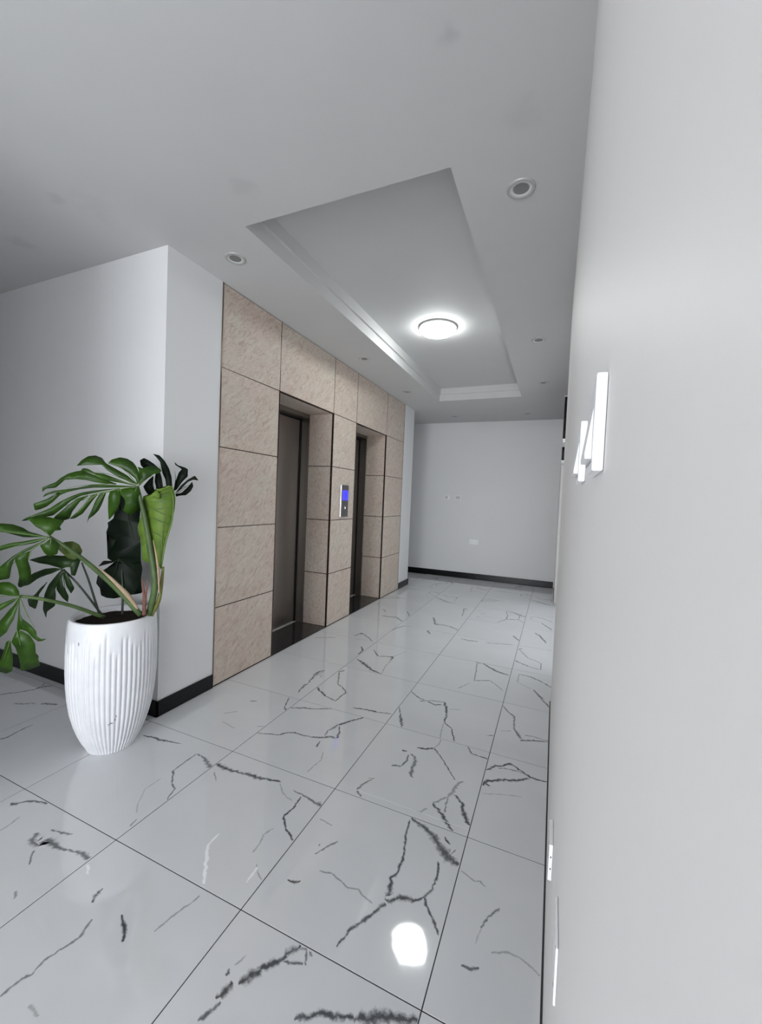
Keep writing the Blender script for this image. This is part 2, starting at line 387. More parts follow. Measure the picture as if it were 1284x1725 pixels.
# ------------------------------------------------------------------ floor tiles with traced veins
VEINS = {
 (-4, 0): [
  (0.85,[(129,381,14),(146,415,12),(182,445,11),(201,475,14),(231,513,12),(226,553,20),(266,598,9)]),
  (0.5,[(226,553,12),(180,598,12)]),
  (0.6,[(324,362,16),(361,379,16),(430,422,16)]),
  (0.9,[(464,433,20),(506,455,26),(554,473,14)]),
 ],
 (-3, 0): [
  (0.85,[(85,139,14),(90,165,16),(84,197,10),(77,240,9),(71,289,5)]),
 ],
 (-2, -1): [
  (0.8,[(305,490,24),(329,469,32),(354,460,28),(377,467,10)]),
  (0.85,[(382,469,12),(373,488,34),(398,491,40),(447,487,26)]),
  (0.9,[(440,486,18),(479,494,10),(522,504,8),(562,510,26),(592,507,26)]),
  (0.8,[(385,443,10),(436,406,5)]),
  (0.9,[(339,522,8),(369,529,6),(405,536,12),(431,547,6)]),
  (0.9,[(46,528,14),(63,533,20),(77,549,10),(99,569,14),(140,586,16),(179,591,28)]),
  (0.5,[(174,438,6),(173,466,6),(159,506,6)]),
  (0.6,[(533,319,10),(507,334,10)]),
 ],
 (-2, 0): [
  (1,[(78,486,6),(158,503,14),(204,503,22),(255,515,10),(320,527,4)]),
  (0.9,[(457,504,8),(457,432,8),(461,362,8),(528,302,8),(568,284,8),(582,247,8),(593,224,8)]),
  (0.8,[(457,504,8),(516,495,16),(598,457,40)]),
  (0.3,[(455,304,6),(455,224,6),(506,153,6),(547,119,6)]),
  (0.6,[(575,99,6),(587,64,6)]),
 ],
 (-2, 1): [
  (0.7,[(560,230,7),(591,252,7)]),
  (0.9,[(521,587,8),(567,478,8),(596,451,18)]),
  (0.8,[(332,437,14),(368,456,14)]),
  (0.5,[(294,247,8),(349,304,8)]),
  (0.4,[(355,179,8),(406,172,8),(462,159,8)]),
 ],
 (-2, 2): [
  (0.9,[(532,73,6),(514,148,16),(511,189,24),(516,215,8)]),
  (0.9,[(513,223,10),(491,325,24),(479,404,30),(504,454,20)]),
  (0.7,[(497,334,10),(512,428,10)]),
  (0.6,[(540,337,10),(529,379,10)]),
 ],
 (-2, 3): [
  (1,[(529,438,16),(582,360,24),(589,287,24),(591,269,20)]),
  (0.8,[(51,426,8),(203,518,14),(223,525,8)]),
 ],
 (-2, 4): [
  (0.7,[(349,55,16),(377,165,16),(498,75,16),(559,10,16)]),
 ],
 (-2, 5): [
  (1,[(320,209,30),(393,214,20),(474,236,26),(598,129,18)]),
  (0.8,[(222,469,20),(289,385,14)]),
  (0.8,[(505,533,12),(592,361,12)]),
 ],
 (-1, -1): [
  (0.75,[(202,165,8),(204,201,9),(219,227,7),(209,253,7),(220,291,7),(235,337,9),(214,383,7)]),
  (1,[(164,415,6),(149,433,16),(146,445,12),(144,460,4)]),
  (1,[(281,429,6),(309,418,11),(334,402,12),(360,383,10)]),
  (0.55,[(416,439,6),(422,472,6),(423,492,6),(442,542,6),(449,577,6)]),
  (0.4,[(290,186,10),(312,183,10),(335,180,10)]),
  (-0.8,[(13,491,6),(31,481,12),(51,469,6)]),
 ],
 (-1, 0): [
  (1,[(5,493,24),(24,488,38),(52,487,36),(91,485,22),(163,495,12),(205,502,28),(232,501,26),(263,506,18),(301,517,18),(355,525,8)]),
  (1,[(491,500,6),(499,424,9),(492,364,9),(539,320,9),(594,287,10)]),
  (0.8,[(439,508,6),(489,503,10),(539,494,10),(572,488,20),(598,486,24)]),
  (0.4,[(359,518,6),(402,477,6),(444,458,6),(469,456,6)]),
  (0.6,[(38,441,8),(91,401,4)]),
  (0.45,[(492,300,6),(476,259,6),(492,215,6),(493,179,6)]),
  (0.5,[(536,147,5),(561,125,5),(594,108,5)]),
  (-1,[(320,188,5),(324,130,10),(374,72,14),(430,13,10)]),
  (-0.8,[(546,139,6),(550,107,8),(553,78,5)]),
 ],
 (-1, 1): [
  (0.9,[(2,182,6),(64,202,8),(125,225,9),(143,255,12),(171,278,12),(234,279,9),(287,286,10),(332,305,14),(359,322,16),(388,337,22),(416,345,20)]),
  (0.9,[(418,342,18),(401,397,10),(376,442,10),(357,466,10)]),
  (0.7,[(346,331,8),(335,379,12),(350,420,14),(359,459,20)]),
  (1,[(361,460,24),(386,495,14),(406,531,16),(430,561,14),(454,598,14)]),
  (0.9,[(363,225,14),(353,249,10),(350,276,4)]),
  (0.4,[(414,202,7),(438,147,7),(429,80,7),(427,26,7)]),
  (0.9,[(6,485,8),(47,506,14),(77,526,18),(124,537,10),(172,562,12),(238,598,8)]),
 ],
 (-1, 2): [
  (1,[(6,195,26),(51,158,14),(84,142,20),(122,112,18)]),
  (0.9,[(118,115,10),(211,93,10)]),
  (0.9,[(208,94,11),(211,169,11),(212,232,11),(154,282,11),(101,309,11),(63,391,11),(13,493,11)]),
  (0.8,[(12,483,24),(36,532,14)]),
  (1,[(346,68,6),(393,76,14),(437,92,14),(477,93,24),(517,94,14),(585,110,8)]),
  (1,[(445,83,18),(476,91,22),(511,93,8),(592,113,6)]),
 ],
 (-1, 3): [
  (1,[(17,176,10),(92,132,34),(143,94,44),(203,48,34),(253,21,24),(314,7,16)]),
  (0.9,[(56,429,8),(149,314,14),(207,336,14),(267,362,16),(278,286,12)]),
  (0.5,[(310,16,8),(282,155,8),(278,286,8)]),
  (0.4,[(267,369,8),(327,535,8)]),
 ],
 (-1, 4): [
  (0.8,[(2,392,14),(15,472,18),(56,580,14),(131,598,10)]),
  (0.8,[(323,572,30),(374,488,30)]),
 ],
 (-1, 5): [
  (0.9,[(246,462,20),(333,214,30),(399,241,20),(501,215,22),(597,155,18)]),
 ],
 (0, -1): [
  (1,[(233,593,16),(214,572,22),(202,542,18),(188,522,30),(167,502,26),(158,483,40),(148,465,46),(142,453,30),(135,443,10)]),
  (1,[(116,441,22),(112,427,34),(111,412,26),(104,394,8)]),
  (0.9,[(119,395,8),(113,377,14),(107,359,12),(97,342,8)]),
  (0.7,[(237,593,26),(259,591,18),(277,586,8)]),
  (0.8,[(253,590,7),(265,572,7),(271,557,7)]),
  (0.9,[(212,540,6),(241,546,10),(263,558,12)]),
  (0.9,[(85,461,4),(88,453,10),(90,444,5)]),
  (0.5,[(94,473,6),(99,487,6),(104,506,6)]),
  (1,[(313,445,8),(326,457,20),(357,476,14),(377,490,16),(403,494,24),(429,509,14),(460,517,20),(475,526,16),(493,531,14)]),
  (1,[(449,510,14),(476,525,40),(500,538,44),(536,557,24),(560,562,30),(598,578,16)]),
 ],
 (0, 0): [
  (1,[(366,586,8),(374,509,9),(400,414,10),(405,340,10),(391,308,14),(406,269,18),(411,244,24),(409,225,26)]),
  (1,[(409,225,20),(436,246,12),(452,258,26),(470,264,26),(494,268,10),(517,289,12)]),
  (1,[(407,218,16),(385,175,10),(363,135,14),(343,97,12),(334,66,8),(327,36,5)]),
  (1,[(517,289,12),(531,324,10),(535,366,9),(533,407,9),(522,460,12)]),
  (1,[(517,289,12),(540,259,9),(567,232,12),(591,197,8)]),
  (0.95,[(366,594,14),(415,577,26),(464,554,40),(511,510,52),(551,477,60),(595,461,34)]),
  (1,[(500,490,14),(529,463,20),(563,456,16),(593,458,8)]),
  (1,[(518,560,10),(551,522,16),(573,491,14),(594,471,8)]),
  (0.6,[(152,223,6),(198,233,6),(245,220,6),(272,211,6),(305,221,6),(327,209,6),(369,198,6)]),
  (0.8,[(102,272,3),(124,318,9),(137,339,9),(150,360,4)]),
  (1,[(93,315,9),(99,313,9)]),
  (1,[(72,145,5),(95,149,14),(115,162,6)]),
  (0.6,[(31,421,5),(58,418,5),(93,414,5)]),
 ],
 (0, 1): [
  (1,[(239,460,10),(276,469,22),(305,483,14),(323,497,20)]),
  (0.85,[(323,497,14),(370,450,8),(429,370,8),(481,304,7)]),
  (0.5,[(322,499,6),(338,555,6),(334,591,6)]),
  (1,[(175,402,8),(187,404,16),(201,408,8)]),
  (0.8,[(223,393,10),(255,378,16),(266,351,22),(271,290,18),(274,253,24),(294,228,12)]),
  (0.9,[(219,383,6),(227,331,12),(216,281,9),(192,272,16),(172,262,10)]),
  (0.4,[(106,127,5),(128,145,5)]),
  (0.9,[(483,598,5),(513,543,9),(560,537,8),(582,540,12),(598,538,14)]),
  (0.6,[(522,311,8),(499,288,14),(488,229,20),(478,185,16)]),
  (1,[(500,206,14),(543,165,16),(564,111,26),(582,80,30),(598,62,14)]),
  (0.7,[(478,172,8),(482,116,8),(491,57,8)]),
  (1,[(428,110,14),(471,74,20),(494,46,22),(513,30,18),(542,5,14)]),
  (0.6,[(428,110,18),(451,147,10),(497,207,12)]),
  (0.5,[(377,19,16),(413,71,10)]),
  (0.8,[(87,2,8),(95,41,14),(103,86,10),(131,144,6)]),
  (0.8,[(96,34,14),(128,7,8)]),
 ],
 (0, 2): [
  (1,[(3,448,9),(73,391,10),(141,371,12),(198,347,14),(254,377,14)]),
  (0.8,[(97,348,10),(166,391,8),(241,409,12)]),
  (1,[(245,411,24),(285,330,16),(303,241,14),(307,173,10)]),
  (1,[(309,170,12),(362,128,8),(406,13,9)]),
  (0.5,[(306,165,6),(320,39,6),(329,2,6)]),
  (0.6,[(298,337,5),(363,367,5)]),
  (0.9,[(5,214,6),(42,133,10),(68,72,30),(96,10,10)]),
  (0.8,[(562,151,7),(596,169,7)]),
 ],
 (0, 3): [
  (1,[(308,593,14),(375,589,16),(456,518,30),(506,483,26),(587,460,14)]),
  (0.8,[(325,578,8),(349,397,8),(363,244,8)]),
  (0.9,[(360,233,12),(474,295,12)]),
  (0.7,[(471,294,8),(540,218,8),(590,153,8)]),
  (0.5,[(363,229,8),(285,55,8)]),
 ],
 (0, 4): [
  (0.9,[(79,504,14),(156,488,20),(244,506,14)]),
  (0.8,[(319,513,14),(424,542,14),(542,587,14)]),
 ],
 (0, 5): [
  (0.9,[(527,262,16),(597,132,26)]),
 ],
 (1, 0): [
  (0.5,[(8,444,6),(30,436,6),(63,422,6),(76,434,6),(96,418,6)]),
  (0.8,[(153,363,10),(122,321,7),(107,275,5)]),
  (0.3,[(107,275,4),(99,222,4)]),
  (0.9,[(72,145,5),(88,146,10),(100,149,14),(120,162,8)]),
  (0.5,[(146,218,6),(192,239,6),(232,239,6),(280,216,6)]),
 ],
 (1, 1): [
  (1,[(2,328,44),(11,358,30),(49,383,16),(100,415,24),(165,444,16),(201,482,16)]),
  (0.7,[(201,483,6),(167,503,8),(111,506,8),(49,487,8)]),
  (1,[(2,444,10),(41,495,16),(81,522,12),(106,554,14),(166,515,10),(209,489,14),(290,488,8)]),
  (0.4,[(18,272,5),(92,304,5),(180,332,5)]),
 ],
 (1, 2): [
  (0.9,[(2,547,8),(45,479,12),(85,441,16)]),
  (0.8,[(85,441,12),(97,301,12),(142,200,34)]),
  (0.9,[(139,191,20),(200,219,14),(285,254,18)]),
  (0.6,[(158,252,10),(205,265,10),(287,255,10)]),
  (0.6,[(28,240,6),(82,264,6)]),
 ],
 (1, 3): [
  (0.9,[(176,287,6),(219,188,12),(289,69,16)]),
  (0.9,[(58,520,8),(134,517,16),(221,464,14),(291,394,14)]),
  (0.9,[(172,291,12),(219,206,24),(285,77,22)]),
  (0.5,[(58,520,8),(60,363,8),(157,296,8)]),
 ],
 (1, 5): [
  (0.9,[(120,478,12),(172,405,26),(239,202,20)]),
 ],
}

rnd = random.Random(4)
RECTS = [(XB, XR-.006, YP, YS-.013), (XL+.004, XR-.006, YB, YP), (XL+.004, XR-.006, YS-.013, 1.97), (XL+.004, .955, 1.97, 4.985), (XL+.004, .892, 4.985, 6.02), (-2.18, XL+.004, 4.995, 5.99)]
GAP = 0.0017
def tile_mesh(x0, y0, x1, y1, veins, seed, cx, cy):
    """slab in tile-local metres with vein ribbons lying flush on its face"""
    bm = bmesh.new()
    cl = bm.loops.layers.float_color.new('vein')
    box(bm, x0, x1, y0, y1, -0.0085, 0.0, bevel=0.0004)
    for f in bm.faces:
        for l in f.loops: l[cl] = (0, 0, 0, 1)
    rr = random.Random(seed)
    lev = 0
    for st, row in veins:
        white = st < 0; st = abs(st)
        P = [Vector((a/1000.0, b/1000.0, 0)) for a, b, w in row]; W = [w for a, b, w in row]
        L = sum((P[i+1]-P[i]).length for i in range(len(P)-1))
        n = max(4, min(26, int(L/0.011)))
        z = 0.00012 + 0.00003*(lev % 6); lev += 1
        # straight-line resample keeps the angular look; jitter gives the ragged edge
        cum = [0.0]
        for i in range(len(P)-1): cum.append(cum[-1]+(P[i+1]-P[i]).length)
        rows = []
        for i in range(n+1):
            s = L*i/n; k = 0
            while k < len(P)-2 and cum[k+1] < s: k += 1
            u = (s-cum[k])/max(1e-6, cum[k+1]-cum[k])
            p = P[k].lerp(P[k+1], u); w = (W[k]+(W[k+1]-W[k])*u)/1000.0
            t = (P[k+1]-P[k]).normalized(); nn = Vector((-t.y, t.x, 0))
            p = p + nn*rr.uniform(-1, 1)*min(.0035, .25*w)
            w *= rr.uniform(.75, 1.2)
            half = (w*.95 if w < .022 else .0209+(w-.022)*.6)+.0022
            if i in (0, n): half *= .7
            rw = []
            for q in (-1, 0, 1):
                c = p+nn*(q*half)
                c.x = min(max(c.x, x0+.001), x1-.001); c.y = min(max(c.y, y0+.001), y1-.001); c.z = z
                rw.append((bm.verts.new(c), 0.0 if q else 1.0))
            rows.append(rw)
        for A, B in zip(rows, rows[1:]):
            for q in (0, 1):
                quad = [A[q], A[q+1], B[q+1], B[q]]
                f = bm.faces.new([v for v, _ in quad])
                val = {v: a for v, a in quad}
                for l in f.loops:
                    a = val[l.vert]
                    l[cl] = (0 if white else a, a if white else 0, st, 1)
    bmesh.ops.recalc_face_normals(bm, faces=bm.faces[:])
    for f in bm.faces:
        if len(f.verts) == 4 and all(v.co.z > 0.0001 for v in f.verts) and f.normal.z < 0: f.normal_flip()
    me = bpy.data.meshes.new('tile'); bm.to_mesh(me); bm.free(); me.materials.append(MARBLE)
    return me
keys = sorted(VEINS)
dense = [k for k in keys if len(VEINS[k]) >= 4]
cache = {}
for i in range(-14, 2):
    for j in range(-10, 11):
        for R in RECTS:
            x0 = max(i*.6+GAP, R[0]); x1 = min(i*.6+.6-GAP, R[1]); y0 = max(j*.6+GAP, R[2]); y1 = min(j*.6+.6-GAP, R[3])
            if x1-x0 < .004 or y1-y0 < .004: continue
            lx0, lx1, ly0, ly1 = x0-i*.6, x1-i*.6, y0-j*.6, y1-j*.6
            full = lx1-lx0 > .59 and ly1-ly0 > .59
            if (i, j) in VEINS and not (R is RECTS[5] or (i == -3 and j > 0)):
                v = [q for q in VEINS[(i, j)]]
                # only veins whose middle lies on this piece
                v = [(s_, r_) for s_, r_ in v if lx0-.02 <= r_[len(r_)//2][0]/1000 <= lx1+.02 and ly0-.02 <= r_[len(r_)//2][1]/1000 <= ly1+.02]
                me = tile_mesh(lx0, ly0, lx1, ly1, v, i*31+j, i, j)
            else:
                src = dense[(i*7+j*5) % len(dense)] if j > 2 or j < -1 else keys[(i*3+j*5) % len(keys)]
                key = (src, round(lx0, 3), round(lx1, 3), round(ly0, 3), round(ly1, 3))
                if key not in cache:
                    v = [(s_*.8, [(min(max(a, lx0*1000), lx1*1000), min(max(b, ly0*1000), ly1*1000), w) for a, b, w in r_]) for s_, r_ in VEINS[src]
                         if lx0 <= r_[0][0]/1000 <= lx1 and ly0 <= r_[0][1]/1000 <= ly1]
                    cache[key] = tile_mesh(lx0, ly0, lx1, ly1, v, 5, i, j)
                me = cache[key]
            t = bpy.data.objects.new('tile', me); COL.objects.link(t); t.parent = FLOOR
            t.location = (i*.6, j*.6, rnd.uniform(-.0002, .0002))

# ------------------------------------------------------------------ stone cladding of the lift wall
ROWS = [0.003, 0.540, 1.083, 1.622, 2.147, HC-.003]
COLS = [1.068, 1.685, 2.545, 3.050, 3.915, 4.567]
G = 0.0028
def panel(x0, x1, y0, y1, z0, z1):
    bm = bmesh.new(); box(bm, x0, x1, y0, y1, z0, z1, bevel=0.0012)
    return obj('panel', bm, STONE, WL)
for k in range(5):
    for c in range(5):
        if k < 4 and c in (1, 3): continue
        panel(XL-.02, XL, COLS[c]+G, COLS[c+1]-G, ROWS[k]+G, ROWS[k+1]-G)
XJ = -1.495
for (ya, yb) in ((COLS[1], COLS[2]), (COLS[3], COLS[4])):
    for k in range(4):
        panel(XJ, XL-.006, yb-.001, yb+.016, ROWS[k]+G, ROWS[k+1]-G)     # reveal seen from the hall
        panel(XJ, XL-.006, ya-.016, ya+.001, ROWS[k]+G, ROWS[k+1]-G)
    panel(XJ, XL-.006, ya+.002, yb-.002, 2.142, 2.160)                    # reveal above
# metal strips in the joints
def strip(x0, x1, y0, y1, z0, z1, M=JOINT):
    bm = bmesh.new(); box(bm, x0, x1, y0, y1, z0, z1); return obj('joint_strip', bm, M, WL)
for c, y in enumerate(COLS[1:-1]):
    strip(XL-.012, XL+.0006, y-.0026, y+.0026, ROWS[4]+.003, ROWS[5])
for z in ROWS[1:4]:
    for c in (0, 2, 4): strip(XL-.012, XL+.0006, COLS[c]+.003, COLS[c+1]-.003, z-.0028, z+.0028)
    for yb in (COLS[2], COLS[4]): strip(XJ, XL-.008, yb-.0016, yb+.010, z-.0028, z+.0028)
for c in (0, 2, 4): strip(XL-.012, XL+.0006, COLS[c]+.003, COLS[c+1]-.003, ROWS[4]-.0026, ROWS[4]+.0026, JOINTS)
for (ya, yb) in ((COLS[1], COLS[2]), (COLS[3], COLS[4])):
    strip(XL-.014, XL+.0012, yb-.004, yb+.0085, 0.002, ROWS[4])
    strip(XL-.014, XL+.0012, ya-.0085, ya+.004, 0.002, ROWS[4])
    strip(XL-.014, XL+.0012, ya, yb, ROWS[4]-.008, ROWS[4]+.003)
strip(XL-.012, XL+.003, 1.0595, 1.0675, 0.0, HC, JOINTS)
strip(XL-.012, XL+.002, 4.562, 4.570, 0.0, HC)
strip(XL-.002, XL+.004, COLS[0], COLS[1]-.01, .0, .004)

# ------------------------------------------------------------------ lift doors
def lift_door(n, ya, yb):
    D = struct(empty('door_%d' % n, (-1.62, (ya+yb)/2, 0)))
    def part(name, lst, M, bevel=0.0):
        bm = bmesh.new()
        for b in lst: box(bm, b[0]+1.62, b[1]+1.62, b[2]-(ya+yb)/2, b[3]-(ya+yb)/2, b[4], b[5], bevel=bevel)
        return obj(name, bm, M, D)
    mid = (ya+yb)/2
    part('door_panel', [(-1.628, -1.600, ya+.012, mid-.002, .012, 2.088)], STEEL, .002)
    part('door_panel', [(-1.628, -1.600, mid+.002, yb-.022, .012, 2.088)], STEEL, .002)
    fr = part('frame', [(-1.592, XJ-.002, yb-.006, yb+.03, .0, 2.135), (-1.592, XJ-.002, ya-.03, ya+.006, .0, 2.135),
                        (-1.592, XJ-.002, ya+.006, yb-.006, 2.105, 2.16)], FRAME, .0015)
    part('gap_liner', [(-1.66, -1.594, yb-.022, yb+.03, .0, 2.16), (-1.66, -1.64, ya, yb, 0, 2.16), (-1.66, -1.594, ya-.03, ya+.008, 0, 2.16), (-1.66, -1.594, ya, yb, 2.094, 2.16)], DARKGAP)
    part('sill', [(-1.655, -1.575, ya+.002, yb-.002, -.004, .006)], SILL, .001)
    part('threshold', [(-1.574, XL+.001, ya+.004, yb-.004, -.006, .0035)], GRANITE, .001)
lift_door(1, COLS[1], COLS[2])
lift_door(2, COLS[3], COLS[4])

# ------------------------------------------------------------------ call panel between the lifts
cp = tag(empty('call_panel', (XL, 2.79, 1.11)), 'slim steel lift call panel with blue display on the stone between the lift doors', 'panel')
def cpart(name, b, M, bevel=0.0, parent=None):
    bm = bmesh.new(); box(bm, *b, bevel=bevel, seg=2)
    return obj(name, bm, M, parent or cp)
cpart('housing', (0.001, .022, -.075, .085, .0, .34), CHROME, .003)
cpart('face_plate', (.0215, .024, -.062, .084, .004, .336), steel('call_panel_steel', (.22, .215, .21), .3), .0008)
cpart('display', (.0235, .0250, -.046, .076, .178, .282), LED, .0006)
d = cpart('digit', (.0248, .0256, .016, .026, .200, .262), LEDD)
bm = bmesh.new(); box(bm, .0248, .0256, .004, .016, .248, .255); obj('digit_serif', bm, LEDD, cp)
bm = bmesh.new(); lathe(bm, [(0, 0), (.017, 0), (.017, .003), (.015, .0045), (0, .0045)], 24)
bt = obj('call_button', bm, GREYP, cp); bt.rotation_euler = (0, PI/2, 0); bt.location = (.0235, .014, .098)
bm = bmesh.new()
box(bm, -.011, .011, -.0022, .0022, .0040, .0052); box(bm, -.0022, .0022, -.011, .011, .0040, .0053)
obj('button_mark', bm, BTN, bt)

# ------------------------------------------------------------------ ceiling lamp and downlights
lamp = tag(empty('ceiling_lamp', (-0.185, 2.535, 2.86)), 'round glowing white flush lamp in the recessed ceiling tray', 'lamp')
bm = bmesh.new(); lathe(bm, [(0, 0), (.167, 0), (.167, -.013), (.160, -.016), (.150, -.011), (0, -.011)], 64)
obj('rim', bm, LAMPRIM, lamp, True)
bm = bmesh.new(); lathe(bm, [(.156, -.013), (.156, -.024), (.150, -.038), (.135, -.050), (.105, -.060), (.06, -.066), (0, -.068)], 64)
obj('diffuser', bm, LAMP, lamp, True)

def make_downlight():
    r = empty('downlight', (0, 0, HC))
    bm = bmesh.new(); lathe(bm, [(.060, 0.0), (.060, -.003), (.056, -.006), (.050, -.0065), (.046, -.004)], 40); obj('rim', bm, DLRIM, r, True)
    bm = bmesh.new(); lathe(bm, [(.046, -.004), (.042, -.0035), (.034, -.0030), (.033, -.001)], 40); obj('collar', bm, DLCOLLAR, r, True)
    bm = bmesh.new(); lathe(bm, [(.0335, -.0026), (.030, -.0020), (.012, -.0016), (0, -.0016)], 40); obj('lens', bm, GREYLENS, r, True)
    return r
DL = [(.645, .89, 'round unlit downlight in the near ceiling, closest to the right wall'),
      (-.945, .88, 'round unlit downlight in the ceiling above the white left corner'),
      (.655, 2.65, 'unlit downlight right of the glowing lamp, second back along the right side'),
      (-.955, 2.65, 'unlit downlight above the first lift door, left of the ceiling tray'),
      (.66, 3.93, 'unlit downlight on the right side near the far corner of the ceiling tray'),
      (-.96, 3.92, 'unlit downlight above the far lift door on the left side'),
      (-.72, 5.54, 'left one of the two unlit downlights beyond the tray before the end wall'),
      (.395, 5.54, 'right one of the two unlit downlights beyond the tray before the end wall')]
proto = make_downlight()
for k, (x, y, lab) in enumerate(DL):
    o = proto if k == 0 else copy_tree(proto, (0, 0, 0))
    o.location = (x, y, HC); tag(o, lab, 'downlight', 'recessed downlights in the ceiling')

# ------------------------------------------------------------------ switches and sockets
def make_switch():
    r = empty('light_switch', (0, 0, 0))       # origin: centre of the back, facing -x
    bm = bmesh.new(); box(bm, -.0095, -.0004, -.043, .043, -.043, .043, bevel=.0018, seg=2); obj('plate', bm, WHITEP, r)
    bm = bmesh.new()
    # rocker: a wedge whose lower edge stands proud
    y0, y1 = -.030, .030
    prof = [(-.0085, .016), (-.0096, .016), (-.0152, -.027), (-.0148, -.031), (-.0085, -.031)]
    A = [bm.verts.new((x, y0, z)) for x, z in prof]; B = [bm.verts.new((x, y1, z)) for x, z in prof]
    bm.faces.new(A); bm.faces.new(B[::-1])
    for i in range(len(prof)):
        j = (i+1) % len(prof); bm.faces.new((A[i], A[j], B[j], B[i]))
    obj('rocker', bm, WHITEP, r)
    bm = bmesh.new(); box(bm, -.0098, -.009, -.033, -.031, -.034, .035); box(bm, -.0098, -.009, .031, .033, -.034, .035); box(bm, -.0098, -.009, -.033, .033, -.0345, -.0325)
    obj('rocker_gap', bm, GREYP, r)
    return r
sw = make_switch(); sw.location = (XR, -.5465, 1.398)
tag(sw, 'white rocker switch on the right wall, the larger one nearest the viewer', 'switch', 'switches on the right wall')
s2 = copy_tree(sw, (XR, -.305, 1.402))
tag(s2, 'white rocker switch partly hidden behind the nearer switch on right wall', 'switch', 'switches on the right wall')

def make_socket(depth=.009):
    r = empty('wall_socket', (0, 0, 0))
    bm = bmesh.new(); box(bm, -depth, -.0004, -.0435, .0435, -.0435, .0435, bevel=.0015, seg=2); obj('plate', bm, WHITEP, r)
    for z in (-.014, .014):
        bm = bmesh.new(); box(bm, -depth*.62, -depth*.36, -.0440, -.0425, z-.002, z+.002)
        obj('screw_hole', bm, HOLE, r)
    for (y, z) in ((0, .014), (-.012, -.010), (.012, -.010)):
        bm = bmesh.new(); box(bm, -depth-.0004, -depth+.002, y-.003, y+.003, z-.004, z+.004)
        obj('pin_hole', bm, HOLE, r)
    return r
so = make_socket(); so.location = (XR, .085, .475)
tag(so, 'white socket low on the right wall with two dark holes in its edge', 'socket')
so2 = empty('blank_plate', (XR, -.325, .648))
bm = bmesh.new(); box(bm, -.0040, -.0004, -.043, .043, -.043, .043, bevel=.001); obj('plate', bm, WHITEP, so2)
for z in (-.028, .028):
    bm = bmesh.new(); box(bm, -.0046, -.0036, -.030, -.026, z-.002, z+.002)
    obj('screw', bm, GREYP, so2)
tag(so2, 'flat white cover plate at the bottom of right wall, nearer than the socket', 'cover plate')

def end_y(x): return 6.055 + x*0.014
def end_plate(name, x, z, w, h, label, cat, group, kind):
    r = empty(name, (x, end_y(x), z)); r.rotation_euler = (0, 0, .014)
    bm = bmesh.new(); box(bm, -w/2, w/2, -.009, -.0004, -h/2, h/2, bevel=.0018, seg=2); obj('plate', bm, WHITEP, r)
    if kind == 's':
        bm = bmesh.new(); box(bm, -w*.36, w*.1, -.0125, -.0085, -h*.34, h*.34, bevel=.001); obj('rocker', bm, LIGHTP, r)
    elif kind == 'd':
        bm = bmesh.new(); box(bm, -w*.36, w*.36, -.0125, -.0085, -h*.34, h*.34, bevel=.001); obj('rocker', bm, LIGHTP, r)
    else:
        for sx in (-1, 1):
            for (a, b) in ((0, .014), (-.011, -.008), (.011, -.008)):
                bm = bmesh.new(); box(bm, sx*w*.24+a-.003, sx*w*.24+a+.003, -.0096, -.0088, b-.004, b+.004)
                obj('pin_hole', bm, LIGHTP, r)
    return tag(r, label, cat, group)
end_plate('light_switch', -.905, 1.388, .105, .07, 'small pale switch on the far end wall, left one of the pair', 'switch', 'switch pair on the end wall', 's')
end_plate('light_switch', -.715, 1.392, .105, .075, 'small pale switch on the far end wall, right one of the pair', 'switch', 'switch pair on the end wall', 'd')
end_plate('wall_socket', -.405, .64, .146, .086, 'white double socket plate low on the far end wall', 'socket', None, 'p')

# two black panels high up in the recess of the right wall
bp = tag(empty('black_panel', (.965, 4.05, 2.075)), 'tall black panel high on the right wall by the far corner, upper of two', 'panel')
bm = bmesh.new(); box(bm, -.075, -.0005, -.05, .35, 0, .468, bevel=.002); obj('body', bm, BLACK, bp)
bm = bmesh.new(); box(bm, -.079, -.0005, -.052, .352, .468, .476); obj('cap', bm, WHITEP, bp)
bm = bmesh.new(); box(bm, -.0755, -.0005, -.05, .35, -.040, 0); obj('base_cap', bm, WHITEP, bp)
bp2 = tag(empty('black_panel', (.965, 4.62, 1.895)), 'short black panel under the tall one on the right wall by the far corner', 'panel')
bm = bmesh.new(); box(bm, -.072, -.0005, -.02, .33, 0, .225, bevel=.002); obj('body', bm, BLACK, bp2)
bm = bmesh.new(); box(bm, -.074, -.0005, -.022, .332, -.012, 0); obj('cap', bm, WHITEP, bp2)

# ------------------------------------------------------------------ potted plant
PX, PY = -1.200, .375
plant = tag(empty('potted_monstera', (PX, PY, 0.0)), 'split-leaf plant in a tall white fluted pot at the wall corner', 'potted plant')
def pot_r(z):
    T = [(0, .108), (.02, .116), (.06, .137), (.12, .160), (.20, .180), (.30, .194), (.40, .199), (.50, .199), (.60, .196), (.672, .191)]
    for (a, ra), (b, rb) in zip(T, T[1:]):
        if z <= b:
            u = (z-a)/(b-a); return ra+(rb-ra)*u
    return T[-1][1]
bm = bmesh.new()
NF, PER = 56, 6
N = NF*PER
zs = [0.0, .004, .02, .05, .09, .14, .20, .27, .34, .41, .47, .50, .515, .53, .545, .56, .575, .59, .605, .62, .64, .66, .669, .672]
rr = random.Random(11)
top = [.535+.075*(.5+.5*math.sin(k*1.7))+rr.uniform(-.02, .02) for k in range(NF)]
rings = []
